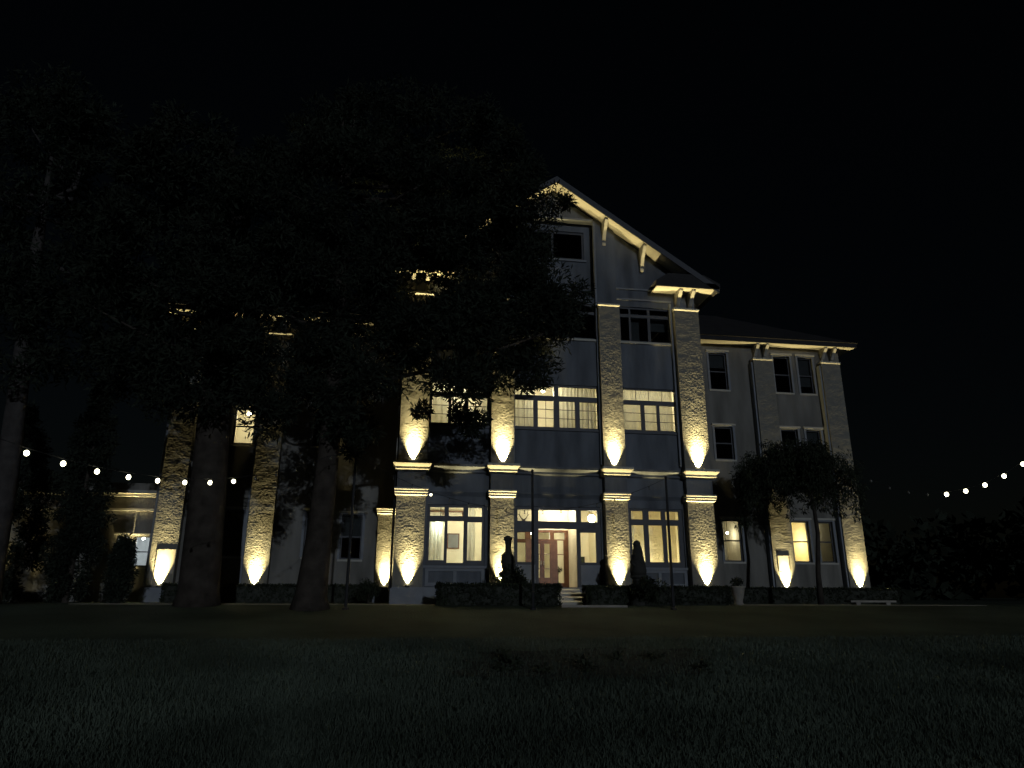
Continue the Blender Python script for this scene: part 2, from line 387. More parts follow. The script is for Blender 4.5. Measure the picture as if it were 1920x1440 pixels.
for s in (-1, 1): MB().box(s * 4.965 - .035, s * 4.965 + .035, YW - .14, YW - .001, 5.2, 12.2).build('lit_edge_strip', PANEL, H)  # pale colour stands for the lit side of the end pilaster

# gable roof: sheet with soffit boards and barge
for s in (-1, 1):
    sl = math.hypot(1, .68)
    def P(x, dz): return (s * x, 17.25 - .68 * x + dz)
    rf = MB().prism([P(0, .05), P(6.9, .05), P(6.9, .2), P(0, .2)][::s], -.42, 14).build('roof', ROOF, H)
    sf = MB()
    for k in range(4):   # soffit boards run along the rake
        y0 = -.40 + k * .187; sf.prism([P(0, 0), P(5.6, 0), P(5.6, .045), P(0, .045)][::s], y0, y0 + .18)
    sf.build('soffit', SOFFIT, rf)
    MB().prism([P(0, -.05), P(6.9, -.05), P(6.9, .24), P(0, .24)][::s], -.47, -.423).build('barge_board', FRAME, rf)
    # boxed eave returning round the corner
    MB().box(*sorted((s * 4.2, s * 6.88)), -.40, .34, 12.70, 12.75).build('soffit', SOFFIT, rf)
    MB().box(*sorted((s * 6.11, s * 6.88)), .342, 5.6, 12.70, 12.75).build('soffit', SOFFIT, rf)
    MB().box(*sorted((s * 4.15, s * 6.95)), -.47, -.41, 12.69, 12.93).build('fascia', ROOF, rf)
    MB().box(*sorted((s * 6.89, s * 6.95)), -.405, 5.6, 12.69, 12.93).build('fascia', ROOF, rf)
    MB().prism([(s * 4.15, 12.94), (s * 6.97, 12.94), (s * 6.3, 13.3), (s * 4.7, 13.3)][::-s], -.45, .34).build('eave_roof', ROOF, rf)

BPROF = [(0, 0), (-.13, .02), (-.15, .10), (-.07, .13), (-.07, .17), (-.16, .20), (-.30, .42), (-.52, .62), (-.60, .70), (-.60, .78), (0, .78)]
def bracket(x, y, z, w=.15, sc=1.0, sz=1.0, m=TRIM):
    return MB().prism([(y + a * sc, z + b * sz) for a, b in BPROF], x - w / 2, x + w / 2, 'x').build('bracket', m, H)
for s in (-1, 1):
    for dx in (-.28, .28): bracket(s * 5.567 + dx, YW, 11.92, sc=1.1)
    for dy in (1.2, 3.0):   # side brackets under the return eave
        MB().prism([(s * (6.1 - a), 11.92 + b) for a, b in BPROF], dy, dy + .16, 'y').build('bracket', TRIM, H)
    for bx in (2.16, 3.8):
        zt = 17.25 - .68 * bx
        MB().prism([(YW + a * 1.15, zt - 1.08 + b * 1.38) for a, b in BPROF], s * bx - .07, s * bx + .07, 'x').build('bracket', TRIM, H)

# --- wings
WX = [(9.1, 10.05), (12.6, 13.5), (13.95, 14.75)]; WZ = [(1.86, 3.79), (6.7, 8.33), (10.25, 12.19)]
for s in (-1, 1):
    holes = [(*sorted((s * a, s * b)), c, d) for a, b in WX for c, d in WZ]
    if s < 0: holes += [(-8.5, -7.6, 1.78, 3.7)]
    MB().walls(*sorted((s * 6.102, s * 16.3)), 0, 12.72, holes, YWW, YWW + .3).build('wing_wall', WINGWALL, H)
    for h in holes:
        a, b, c, d = h; zm = (c + d) / 2
        gm = GLASS if (s > 0 and c < 3) or (s < 0 and 6 < c < 8 and a < -13) else UNLIT_GLASS
        w = window(h, [(a + .06, b - .06, c + .06, zm - .03), (a + .06, b - .06, zm + .03, d - .06)], YWW + .1, fm=FRAME, gm=gm)
        drop = rng.choice((0, .35, .5, .75)); 
        if drop and gm is UNLIT_GLASS: MB().box(a + .05, b - .05, YWW + .22, YWW + .23, d - .06 - drop * (d - c), d - .03).build('blind', CURT, w)
        MB().box(a - .14, b + .14, YWW - .10, YWW - .002, d + .06, d + .15).build('lintel', TRIM, w)
        MB().walls(a - .11, b + .11, c, d + .058, [(a, b, c - 1, d)], YWW - .04, YWW - .003).build('architrave', PANEL, w)
    for x, k in ((11.85, 20), (15.57, 21)):
        p = pilaster(s * x, 1.03, DW, .58, 11.80, seed=k + s)
        capital(p, s * x, 1.03, DW, 11.802, [(0, .04, .01, .06), (.042, .10, .06, .06)], YWW - .002)
        MB().box(s * x - .58, s * x + .58, DW - .4, YWW - .003, 0, .57).build('pedestal', PANEL, p)
        for dx in (-.26, .26): bracket(s * x + dx, YWW, 11.905, sc=.95, sz=.95)
        MB().box(s * x - .62, s * x - .54, YWW - .3, YWW - .002, .5, 11.7).build('lit_edge_strip', PANEL, H)  # pale strip down the left edge, like the lit returns of the bay
    MB().box(*sorted((s * 16.0, s * 16.3)), YWW + .302, 16, 0, 12.7).build('side_wall', WINGWALL, H)
    sf = MB()
    for k in range(3): sf.box(*sorted((s * 6.11, s * 16.9)), YWW - .62 + k * .207, YWW - .42 + k * .207, 12.66, 12.70)
    sf.build('soffit', SOFFIT, H)
    MB().box(*sorted((s * 6.96, s * 16.95)), YWW - .70, YWW - .625, 12.65, 12.86).build('fascia', ROOF, H)
    MB().box(*sorted((s * 16.302, s * 16.9)), YWW, 16, 12.66, 12.70).build('soffit', SOFFIT, H)
    zz = 12.87
    rf = MB().add([(s * 6.96, 5.1, zz), (s * 17.0, 5.1, zz), (s * 17.0, 16.6, zz), (s * 6.96, 16.6, zz), (s * 6.96, 10.8, 16.4), (s * 12, 10.8, 16.4)],
                  [(0, 1, 5, 4), (1, 2, 5), (2, 3, 4, 5), (0, 4, 3), (0, 3, 2, 1)]).build('roof', ROOF, H)
    MB().box(*sorted((s * .0, s * 16.0)), 15.7, 16, 0, 12.7).build('back_wall', WINGWALL, H)
# dark lining behind unlit windows
MB().box(-15.9, 15.9, 9.5, 9.6, 0, 12.6).build('inner_wall', BAYWALL, H)

# short pilaster in the corner between the left wing and the gabled bay
p = pilaster(-6.55, .74, DW, .58, 3.70, seed=31)
capital(p, -6.55, .74, DW, 3.70, CAPS, YWW - .002)
MB().box(-6.55 - .42, -6.15, DW - .35, YWW - .003, 0, .57).build('pedestal', PANEL, p)
MB().tube([(-6.17, .42, .1), (-6.17, .42, 4.6), (-6.17, .42, 12.6)], .045).build('downpipe', METAL, H)
MB().tube([(-6.17, .10, 5.1), (-6.17, .10, 7.2)], .022).build('downpipe', TRIM, H)

# --- steps, threshold
for k, (yf, z) in enumerate(((-.28, .545), (-.62, .42), (-.96, .28), (-1.3, .14))):
    yb, zb = (yf + .338, z - .138) if k else (.40, 0)      # tread fronts sloped so that they catch the lobby light
    MB().prism([(yf, zb), (yb, zb), (yb, z), (yf + .15, z), (yf, z - .05)], -1.0 - k * .02, .62 + k * .02, 'x').build('step', TRIM, H)
MB().box(.66, .86, -1.25, -.001, 0, .42).build('step_cheek', PANEL, H)
MB().box(-1.24, -1.04, -1.25, -.001, 0, .42).build('step_cheek', PANEL, H)

# --- rooms behind the lit windows (closed boxes open towards their window)
def room(x0, x1, y0, y1, z0, z1, m=ROOM):
    t = .04
    return MB().add([(x0, y0, z0), (x1, y0, z0), (x1, y1, z0), (x0, y1, z0), (x0, y0, z1), (x1, y0, z1), (x1, y1, z1), (x0, y1, z1)],
                    [(0, 1, 2, 3), (4, 7, 6, 5), (1, 5, 6, 2), (2, 6, 7, 3), (3, 7, 4, 0)]).build('room', m, H)
YI = YW + .302
room(-5.5, -2.0, YI, 3.6, .5, 3.95); room(2.0, 5.5, YI, 2.6, .5, 3.95, ROOMR)
room(-5.6, -2.1, YI, 3.4, 5.6, 9.2); room(-2.05, 2.05, YI, 3.6, 5.6, 9.2); room(2.1, 5.6, YI, 3.4, 5.6, 9.2)
# entrance: glazed lobby, inner room behind the timber doors
room(.76, 1.95, YI, 3.4, .5, 3.95)
lob = MB()
lob.add([(-1.95, YI, .5), (.75, YI, .5), (.75, 2.0, .5), (-1.95, 2.0, .5), (-1.95, YI, 3.95), (.75, YI, 3.95), (.75, 2.0, 3.95), (-1.95, 2.0, 3.95)],
        [(0, 1, 2, 3), (4, 7, 6, 5), (1, 5, 6, 2), (3, 7, 4, 0)])
lob.build('lobby', ROOM, H)
room(-1.95, .75, 2.14, 7, .5, 3.95)
DH = [(-1.55, -.98, .62, 2.32), (-.70, -.34, .62, 2.36), (-.30, .06, .62, 2.36), (.30, .56, .78, 2.42), (-1.55, -1.0, 2.46, 2.72), (-.78, .0, 2.46, 2.72), (.16, .6, 2.46, 2.72)]
MB().walls(-1.95, .75, .5, 2.82, DH, 2.0, 2.12).build('door_screen', WOOD, H)
MB().box(-1.95, .75, 2.0, 2.12, 2.822, 3.95).build('lobby_wall', ROOM, H)
for a, b, c, d in DH:
    leaf = -.75 < a < 0 and c < 1
    if leaf:
        dr = MB().walls(a + .003, b - .003, c, d - .003, [(a + .07, b - .07, .98, 1.30), (a + .07, b - .07, 1.34, 1.86), (a + .07, b - .07, 1.90, 2.28)], 2.02, 2.07).build('door', WOOD, H)
        for z0, z1 in ((.98, 1.30), (1.34, 1.86), (1.90, 2.28)): MB().box(a + .07, b - .07, 2.04, 2.045, z0, z1).build('pane', GLASS, dr)
        hx = b - .035 if a < -.5 else a + .035
        MB().box(hx - .012, hx + .012, 1.95, 2.018, 1.45, 1.62).build('handle', TRIM, dr)
        for z0 in (1.31, 1.87): MB().box(a + .07, b - .07, 2.008, 2.018, z0, z0 + .02).build('push_bar', TRIM, dr)
    else:
        MB().box(a, b, 2.05, 2.056, c, d).build('pane', GLASS, H)
        if a > .2: MB().box(a, b, 2.03, 2.046, 1.86, 1.89).build('glazing_bar', WOOD, H)
MB().box(3.28, 3.72, YW + .42, YW + .44, 10.45, 11.95).build('blind', CURT, H); MB().box(4.12, 4.88, YW + .42, YW + .44, 11.1, 11.95).build('blind', CURT, H)
room(8.9, 10.3, YWW + .302, 9.0, 1.2, 4.2); room(12.3, 13.72, YWW + .302, 8.6, 1.2, 4.2); room(13.75, 15.2, YWW + .302, 8.6, 1.2, 4.2)
room(-14.0, -12.4, YWW + .302, 8.6, 5.8, 9.0)

# ------------------------------------------------------------------ annex to the left
A = thing('annex_building', 'low annex left of the hotel with pale lit window and parapet mouldings', 'building', (-20, 6.2, 0))
YA = 6.2
AW = [(-17.0, -16.38, 1.42, 2.66), (-17.75, -17.2, 1.42, 2.66)]
MB().walls(-34, -16.31, 0, 4.9, AW, YA, YA + .3).build('wall', WINGWALL, A)
for z0, z1, pr in ((4.42, 4.56, .30), (4.30, 4.40, .18), (3.70, 3.80, .12)):
    MB().box(-34, -16.32, YA - pr, YA - .002, z0, z1).build('cornice', TRIM, A)
for a, b, c, d in AW:
    w = MB().walls(a + .003, b - .003, c + .003, d - .003, [(a + .05, b - .05, c + .05, 2.0), (a + .05, b - .05, 2.04, d - .05)], YA + .05, YA + .12).build('window', FRAME, A)
    for z0, z1 in ((c + .05, 2.0), (2.04, d - .05)): MB().box(a + .05, b - .05, YA + .08, YA + .086, z0, z1).build('pane', GLASS, w)
    MB().box(a - .08, b + .08, YA - .1, YA - .002, d + .05, d + .11).build('lintel', TRIM, w)
    MB().box(a - .08, b + .08, YA - .1, YA - .002, c - .09, c - .01).build('sill', TRIM, w)
m = MB().add([(-18.2, YA + .302, .8), (-16.33, YA + .302, .8), (-16.33, 9, .8), (-18.2, 9, .8), (-18.2, YA + .302, 3.4), (-16.33, YA + .302, 3.4), (-16.33, 9, 3.4), (-18.2, 9, 3.4)],
             [(0, 1, 2, 3), (4, 7, 6, 5), (1, 5, 6, 2), (2, 6, 7, 3), (3, 7, 4, 0)]).build('room', ROOMC, A)
MB().box(-34, -16.31, YA + .302, 14, 4.6, 4.7).build('roof', ROOF, A)
MB().box(-17.05, -16.88, YA + .24, YA + .28, 1.5, 1.78).build('notice', PANEL, A)

# ------------------------------------------------------------------ uplights
def uplight(x, y, z, power, label, tilt=17, sig=18.0, group='uplights at the feet of the pilasters'):
    x += rng.uniform(-.03, .03); tilt += rng.uniform(-1, 1.5); power *= rng.uniform(.9, 1.12)      # no two fittings are aimed alike
    t = thing('uplight', label, 'light', (x, y, z), group)
    MB().lathe([(.055, z), (.085, z + .012), (.085, z + .055), (.075, z + .055), (.075, z + .04), (.001, z + .04)], x, y, 14).build('body', METAL, t)
    MB().lathe([(.001, z + .041), (.07, z + .041), (.07, z + .046), (.001, z + .046)], x, y, 14).build('lens', LENS, t)
    l = bpy.data.lights.new('uplight_beam', 'SPOT'); l.energy = power; l.color = (1, .80, .36); l.spot_size = R(66); l.spot_blend = .3; l.shadow_soft_size = .03
    l.use_nodes = True; T = l.node_tree; N = T.nodes; L = T.links; e = N['Emission']
    tc = N.new('ShaderNodeTexCoord'); sx = N.new('ShaderNodeSeparateXYZ'); L.new(tc.outputs['Normal'], sx.inputs[0])
    def mth(op, a, b=None):
        n = N.new('ShaderNodeMath'); n.operation = op
        for i, q in enumerate((a, b)):
            if q is None: continue
            if isinstance(q, (int, float)): n.inputs[i].default_value = q
            else: L.new(q, n.inputs[i])
        return n.outputs[0]
    ang = mth('ARCCOSINE', mth('MINIMUM', mth('ABSOLUTE', sx.outputs[2]), 1.0))
    g_ = mth('POWER', 2.71828, mth('MULTIPLY', mth('POWER', mth('DIVIDE', ang, R(sig)), 2.0), -1.0))
    L.new(g_, e.inputs['Strength'])
    o = bpy.data.objects.new('beam', l); col.objects.link(o); o.parent = t; o.location = (0, 0, .056)
    o.rotation_euler = (R(180 - tilt), R(rng.uniform(-2, 2)), 0)
    return t

nm = ['left end', 'left of the front door', 'right of the front door', 'right end']
for k, (x, w) in enumerate(PX):
    uplight(x, -.085, .581, 11500 * (.85, 1.1, 1.0, .95)[k], 'ground-level uplight under the gabled bay pilaster ' + nm[k])
    uplight(x, -.09, 5.021, 12500 * (1.0, 1.1, .95, 1.05)[k], 'upper uplight on the cornice, pilaster ' + nm[k])
for s, n1 in ((-1, 'left'), (1, 'right')):
    uplight(s * 11.85, DW - .095, .58, 15500, 'uplight below the inner pilaster of the %s wing' % n1)
    uplight(s * 15.57, DW - .095, .58, 15500, 'uplight below the outermost pilaster of the %s wing' % n1)
uplight(-6.5, DW - .10, .58, 13000, 'uplight below the short corner pilaster beside the bay', sig=16)
uplight(-21.95, YA - .09, .62, 2600, 'uplight on the annex wall at the far left edge', sig=11)
uplight(-17.1, YA - .27, .3, 6000, 'small uplight between the two annex windows', tilt=0, sig=11)
uplight(-20.6, YA - .27, .3, 260, 'faint uplight under the annex cornice further left', tilt=0, sig=11)

# ------------------------------------------------------------------ lamps and curtains indoors
def lamp(x, y, z, power, label, c=(1, .86, .58), r=.09, gm=GLOBE, hang=.5, name='ceiling_lamp'):
    t = thing(name, label, 'lamp', (x, y, z))
    MB().ball((x, y, z), r, 12).build('globe', gm, t, smooth=True)
    if hang: MB().tube([(x, y, z + r), (x, y, z + r + hang)], .012).build('cord', METAL, t)
    l = bpy.data.lights.new('lamp_light', 'POINT'); l.energy = power; l.color = c; l.shadow_soft_size = .08
    o = bpy.data.objects.new('light', l); col.objects.link(o); o.parent = t; o.location = (0, 0, -r - .1 if hang else r + .08)
    return t
lamp(-4.42, 1.0, 3.02, 45, 'pale globe lamp behind the left ground-floor window', c=(.95, 1, .8), gm=GLOBEC, r=.08)
lamp(-3.2, 2.0, 3.4, 85, 'warm ceiling lamp deep in the left ground-floor room', r=.06)
lamp(1.45, .95, 3.2, 75, 'bright globe lamp in the transom right of the front door', r=.15)
lamp(.2, 1.2, 3.74, 100, 'ceiling lamp in the entrance lobby', r=.07, hang=.13)
lamp(-.5, 4.0, 2.9, 45, 'hanging lamp beyond the timber doors', r=.12)
lamp(3.6, 2.2, .62, 230, 'low lamp lighting the rough wall of the right room', c=(1, .84, .50), hang=0, name='floor_lamp', r=.06)
lamp(-.32, 1.5, 8.48, 120, 'globe lamp in the middle upstairs window', r=.085)
lamp(-3.77, 1.5, 8.42, 110, 'globe lamp in the left upstairs window behind the tree', r=.085)
lamp(3.9, 2.4, 8.8, 100, 'ceiling lamp in the right upstairs room', r=.06, hang=.3)
lamp(9.95, 7.2, 3.30, 9, 'small lamp in the right wing window nearest the bay', r=.06)
lamp(13.1, 7.0, 3.0, 45, 'bright yellow lamp in the lit right wing window', c=(1, .72, .22), r=.13)
lamp(14.9, 8.0, 3.6, 1.2, 'dim lamp in the curtained right wing window', r=.03)
lamp(-13.2, 7.2, 8.4, 35, 'lamp in the upstairs left wing window behind leaves', r=.09)
lamp(-16.9, 6.9, 2.62, 30, 'white lamp in the annex window', c=(.95, .97, 1), gm=GLOBEC, r=.06, hang=.3)

def curtain(x0, x1, y, z0, z1, label, amp=.014, wl=.16, lean=0., group='curtains in the lit windows'):
    n = max(6, int((x1 - x0) / .02)); m = MB()
    for j, z in enumerate((z0, (z0 + z1) / 2, z1)):
        for i in range(n + 1):
            x = x0 + (x1 - x0) * i / n
            m.v.append((x + lean * (1 - j / 2) * (i / n - .5), y + amp * math.sin(2 * math.pi * x / wl + j * .5 + math.sin(x * 7)), z))
    for j in range(2):
        for i in range(n): m.f.append((j * (n + 1) + i, j * (n + 1) + i + 1, (j + 2 - 1) * (n + 1) + i + 1, (j + 1) * (n + 1) + i))
    return tag(m.build('curtain', CURT, smooth=True), label, 'curtain', group)
curtain(-4.86, -4.36, YI + .1, 1.3, 2.98, 'pale curtain hanging at the left of the left ground-floor window')
curtain(-3.50, -3.12, YI + .1, 1.3, 3.5, 'tan curtain hanging at the right of the left ground-floor window')
curtain(2.82, 3.08, YI + .1, 1.3, 3.5, 'narrow curtain at the left of the right ground-floor window')
curtain(-1.72, -.78, YI + .14, 6.5, 8.45, 'gathered curtain on the left of the middle upstairs window')
curtain(-.06, 1.72, YI + .14, 6.5, 8.45, 'wide gathered curtain on the right of the middle upstairs window')
curtain(2.7, 4.98, YI + .14, 6.5, 8.45, 'full-width curtain in the right upstairs window', wl=.3)
curtain(-4.98, -2.7, YI + .14, 6.5, 8.45, 'full-width curtain in the left upstairs window', wl=.3)
curtain(9.15, 9.45, YWW + .45, 1.8, 3.8, 'curtain in the right wing window nearest the bay')
curtain(14.0, 14.25, YWW + .45, 1.8, 3.8, 'drawn curtain in the dim right wing window', lean=.1)
# white triangle of a tied-back blind in the far left wing window
tag(MB().prism([(-13.2, 3.70), (-12.72, 3.70), (-12.72, 3.36)], YWW + .28, YWW + .295).build('window_blind', ROOMC), 'white triangular corner of a blind in the left wing window', 'blind')

# pictures and furniture glimpsed through the windows
def picture(x, z, y, w, h, label):
    t = thing('picture_frame', label, 'picture', (x, y, z))
    MB().walls(x - w / 2, x + w / 2, z - h / 2, z + h / 2, [(x - w / 2 + .04, x + w / 2 - .04, z - h / 2 + .04, z + h / 2 - .04)], y - .03, y).build('frame', WOOD, t)
    MB().box(x - w / 2 + .04, x + w / 2 - .04, y - .012, y - .004, z - h / 2 + .04, z + h / 2 - .04).build('print', PANEL, t)
picture(-3.75, 2.45, 3.58, .5, .62, 'framed picture on the back wall of the left ground-floor room')
picture(1.30, 2.35, 3.38, .34, .44, 'small picture behind the side light right of the front door')
t = thing('wall_shelf', 'thin shelf seen through the left ground-floor transom lights', 'shelf', (-4.3, 3.5, 3.45))
MB().box(-5.3, -3.2, 3.3, 3.59, 3.62, 3.66).build('board', WOOD, t)
for x in (-5.0, -4.2, -3.4): MB().prism([(3.59, 3.62), (3.59, 3.45), (3.36, 3.618)], x, x + .03, 'x').build('support', WOOD, t)
for x, lab in ((9.55, 'dark dresser inside the right wing window nearest the bay'), (13.2, 'low chest below the lamp in the lit right wing window')):
    t = thing('dresser', lab, 'dresser', (x, 8.0, 1.2))
    MB().box(x - .4, x + .4, 7.75, 8.2, 1.25, 2.15).build('cabinet', WOOD, t)
    for k in range(3): MB().box(x - .36, x + .36, 7.73, 7.748, 1.30 + k * .28, 1.54 + k * .28).build('drawer', WOOD, t)
    MB().box(x - .44, x + .44, 7.7, 8.22, 2.152, 2.19).build('top', WOOD, t)
    MB().box(x - .38, x + .38, 7.8, 8.15, 1.201, 1.248).build('plinth', WOOD, t)

# antlers hung in the lobby transom
t = thing('antler_mount', 'dark antlers hung in the transom left of the front door', 'antlers', (-1.27, .75, 3.1))
for s in (-1, 1):
    a = MB().tube([(-1.27 + s * .02, .75, 3.08), (-1.27 + s * .10, .74, 3.14), (-1.27 + s * .16, .73, 3.26), (-1.27 + s * .14, .72, 3.42)], [.022, .018, .014, .005], 6)
    a.tube([(-1.27 + s * .15, .73, 3.22), (-1.27 + s * .22, .72, 3.30)], [.012, .004], 6); a.build('antler', DSTONE, t, smooth=True)
MB().prism([(-1.34, 3.10), (-1.20, 3.10), (-1.22, 3.02), (-1.27, 2.96), (-1.32, 3.02)], .73, .78).build('plaque', WOOD, t)
# potted plant inside the side light, chair back in the right side light
t = thing('potted_plant', 'small potted plant seen through the glazed side light of the timber door', 'plant', (.42, 2.5, .51))
MB().lathe([(.07, .51), (.10, .72), (.11, .74), (.001, .73)], .42, 2.5, 12).build('pot', POT, t)
put('foliage', quadmesh('foliage', leaves([(.42, 2.5, 1.30, .14)], 150, .09, .035)), LEAF, t)
MB().tube([(.42, 2.5, .73), (.42, 2.5, 1.3)], .012).build('stem', BARK, t)
t = thing('arm_chair', 'dark green chair behind the side light right of the door', 'chair', (1.2, 1.4, .51))
MB().box(.95, 1.3, 1.2, 1.6, .9, 1.05).build('seat', LEAF, t); MB().box(.95, 1.3, 1.6, 1.68, .95, 1.78).build('backrest', LEAF, t)
for a in (.97, 1.26):
    for b in (1.22, 1.58): MB().box(a, a + .03, b, b + .03, .51, .90).build('leg', WOOD, t)

# notice boards on two wing pilasters
for (u0, u1, v0, v1), lab in (((297, 323, 1031, 1075), 'pale notice board on the outermost left wing pilaster'), ((1459, 1480, 1043, 1072), 'pale notice board on the inner right wing pilaster')):
    a, b = atY(u0, v0, DW), atY(u1, v1, DW); x0, x1, z1, z0 = a.x, b.x, a.z, b.z
    t = thing('notice_board', lab, 'notice board', ((x0 + x1) / 2, DW - .045, z0), 'notice boards on the wing pilasters')
    MB().box(x0, x1, DW - .017, DW - .002, z0, z1).build('panel', TRIM, t)
    MB().walls(x0 - .03, x1 + .03, z0 - .03, z1 + .03, [(x0, x1, z0, z1)], DW - .020, DW - .002).build('frame', STONE, t)

# ------------------------------------------------------------------ hedges and garden ornaments
def hedge(x0, x1, y0, y1, z0, z1, label, n=900, step=.3, group='clipped hedges along the house'):
    t = thing('box_hedge', label, 'hedge', ((x0 + x1) / 2, (y0 + y1) / 2, z0), group)
    core = MB().box(x0 + .08, x1 - .08, y0 + .08, y1 - .08, z0, z1 - .08).build('core', SOIL, t)
    A_ = np.stack([x0 + (x1 - x0) * nrg.random(n), y0 + (y1 - y0) * nrg.random(n), z0 + (z1 - z0) * nrg.random(n)], 1)
    f = nrg.integers(0, 3, n)
    A_[f == 0, 2] = z1 - .05; A_[f == 1, 1] = y0 + .05; A_[(f == 2), 1] = y1 - .05
    e = nrg.random(n) < .15; A_[e, 0] = np.where(nrg.random(e.sum()) < .5, x0 + .05, x1 - .05)
    q = leaves([(*a, .07) for a in A_], 9, .06, .035)
    put('foliage', quadmesh('foliage', q), LEAF, t); return t
hedge(-4.62, -.68, -3.0, -2.2, -.02, .66, 'low dark clipped hedge left of the front steps', 1500)
hedge(.42, 5.45, -2.2, -1.45, 0, .62, 'low dark clipped hedge right of the front steps', 1700)
hedge(-15.0, -7.05, 4.1, 4.9, 0, .70, 'dark hedge along the foot of the left wing', 2200)
hedge(7.1, 16.6, 4.1, 4.9, 0, .68, 'dark hedge along the foot of the right wing', 2400)
tag(MB().box(-.78, 1.35, -3.55, -3.1, -.12, .02).build('stone_step', STONE), 'pale stone garden step before the front door path', 'step')

def shrub(name, label, cat, c, r, n=60, sq=.9, k=26, group=None):
    t = thing(name, label, cat, (c[0], c[1], ground_z(c[1]) ), group)
    cs = []
    for i in range(k):
        d = Vector((rng.gauss(0, 1), rng.gauss(0, 1), rng.gauss(0, 1))).normalized() * r * (.35 + .5 * rng.random())
        cs.append((c[0] + d.x, c[1] + d.y, max(ground_z(c[1]) + .05, c[2] + d.z * sq), r * .38))
    put('foliage', quadmesh('foliage', leaves(cs, n, .09, .045)), LEAF, t)
    MB().tube([(c[0], c[1], ground_z(c[1])), (c[0] + .03, c[1], c[2])], [.05, .02]).build('stem', BARK, t)
    return t
# ornament left of the steps: rounded body with tall neck and head, standing in a bush
t = thing('garden_ornament', 'dark garden ornament with narrow neck silhouetted against lit pilaster left of the steps', 'ornament', (-2.25, -2.0, 0))
MB().lathe([(.30, 0), (.30, .12), (.22, .16), (.2, .95), (.28, 1.0), (.28, 1.08), (.001, 1.08)], -2.22, -1.8, 14).build('pedestal', DSTONE, t)
MB().lathe([(.17, 1.08), (.22, 1.2), (.26, 1.42), (.23, 1.56), (.14, 1.66), (.10, 1.80), (.10, 2.0), (.13, 2.08), (.001, 2.08)], -2.22, -1.8, 14).build('body', DSTONE, t, smooth=True)
MB().ball((-2.24, -1.84, 2.15), .115, 12, (1.3, 1.1, .95)).build('head', DSTONE, t, smooth=True)
MB().tube([(-2.36, -1.82, 1.45), (-2.42, -1.9, 1.6), (-2.30, -1.9, 1.78)], [.06, .06, .045]).build('arm', DSTONE, t, smooth=True)
shrub('round_bush', 'round dark bush around the ornament left of the steps', 'bush', (-2.2, -2.05, .68), .66, n=110)
t = thing('garden_ornament', 'dark tapering garden ornament in front of the right ground-floor window', 'ornament', (2.15, -2.4, 0))
MB().lathe([(.30, 0), (.30, .12), (.22, .16), (.2, .85), (.28, .9), (.28, .98), (.001, .98)], 2.12, -2.45, 14).build('pedestal', DSTONE, t)
m = MB().lathe([(.26, .98), (.28, 1.1), (.25, 1.3), (.20, 1.6), (.15, 1.85), (.12, 1.95), (.001, 1.95)], 2.12, -2.45, 14)
m.build('body', DSTONE, t, smooth=True)
MB().ball((2.1, -2.47, 2.0), .13, 12, (1, 1.1, .95)).build('head', DSTONE, t, smooth=True)
MB().tube([(1.92, -2.5, 1.6), (1.84, -2.6, 1.4), (1.95, -2.65, 1.25)], [.06, .055, .045]).build('arm', DSTONE, t, smooth=True)
shrub('round_bush', 'round dark bush around the ornament right of the steps', 'bush', (2.28, -2.62, .58), .60, n=110)
shrub('round_bush', 'dark bush below the window left of the corner pilaster', 'bush', (-7.0, 2.2, .45), .55)
# planter and stone bench on the right
t = thing('stone_planter', 'pale round planter with a small shrub at the right end of the hedge', 'planter', (6.0, -1.6, 0))
MB().lathe([(.15, 0), (.17, .05), (.14, .1), (.20, .35), (.25, .58), (.27, .60), (.27, .65), (.22, .65), (.2, .6), (.001, .6)], 6.02, -1.6, 18).build('urn', POT, t, smooth=True)
put('foliage', quadmesh('foliage', leaves([(6.02, -1.6, .80, .2), (5.95, -1.6, .75, .16)], 140, .09, .04)), LEAF, t)
t = thing('stone_bench', 'low pale stone bench on the grass below the right wing corner', 'bench', (12.1, 0, 0))
MB().box(11.2, 13.1, -.25, .2, .10, .17).build('seat', STONE, t)
for x in (11.45, 12.7): MB().box(x, x + .18, -.2, .15, -.02, .10).build('leg', STONE, t)

# ------------------------------------------------------------------ poles and festoon lights
def pole(x, y, top, label):
    z = ground_z(y) - .02; t = thing('light_pole', label, 'pole', (x, y, z), 'slim poles across the lawn')
    MB().tube([(x, y, z), (x, y, top)], [.05, .038]).build('post', POLE, t)
    MB().lathe([(.10, z), (.10, z + .06), (.05, z + .10)], x, y, 12).build('foot', POLE, t)
    MB().ball((x, y, top + .03), .05, 8).build('finial', POLE, t)
pA, pB, pC = Vector((-7.32, -4.2, 4.44)), Vector((-1.8, -4.2, 4.07)), Vector((2.62, -4.2, 3.98))
pole(pA.x, pA.y, pA.z, 'slim dark pole beside the pine trunk'); pole(pB.x, pB.y, pB.z, 'slim dark pole left of the front door'); pole(pC.x, pC.y, pC.z, 'slim dark pole before the right ground-floor window')
eL = Vector((-15.75, -16.8, 4.6)); eR = Vector((20.1, -3.0, 7.3))
pole(eL.x, eL.y, eL.z, 'slim dark pole at the near end of the left lights'); pole(eR.x, eR.y, eR.z, 'tall dark pole holding the right string of lights')

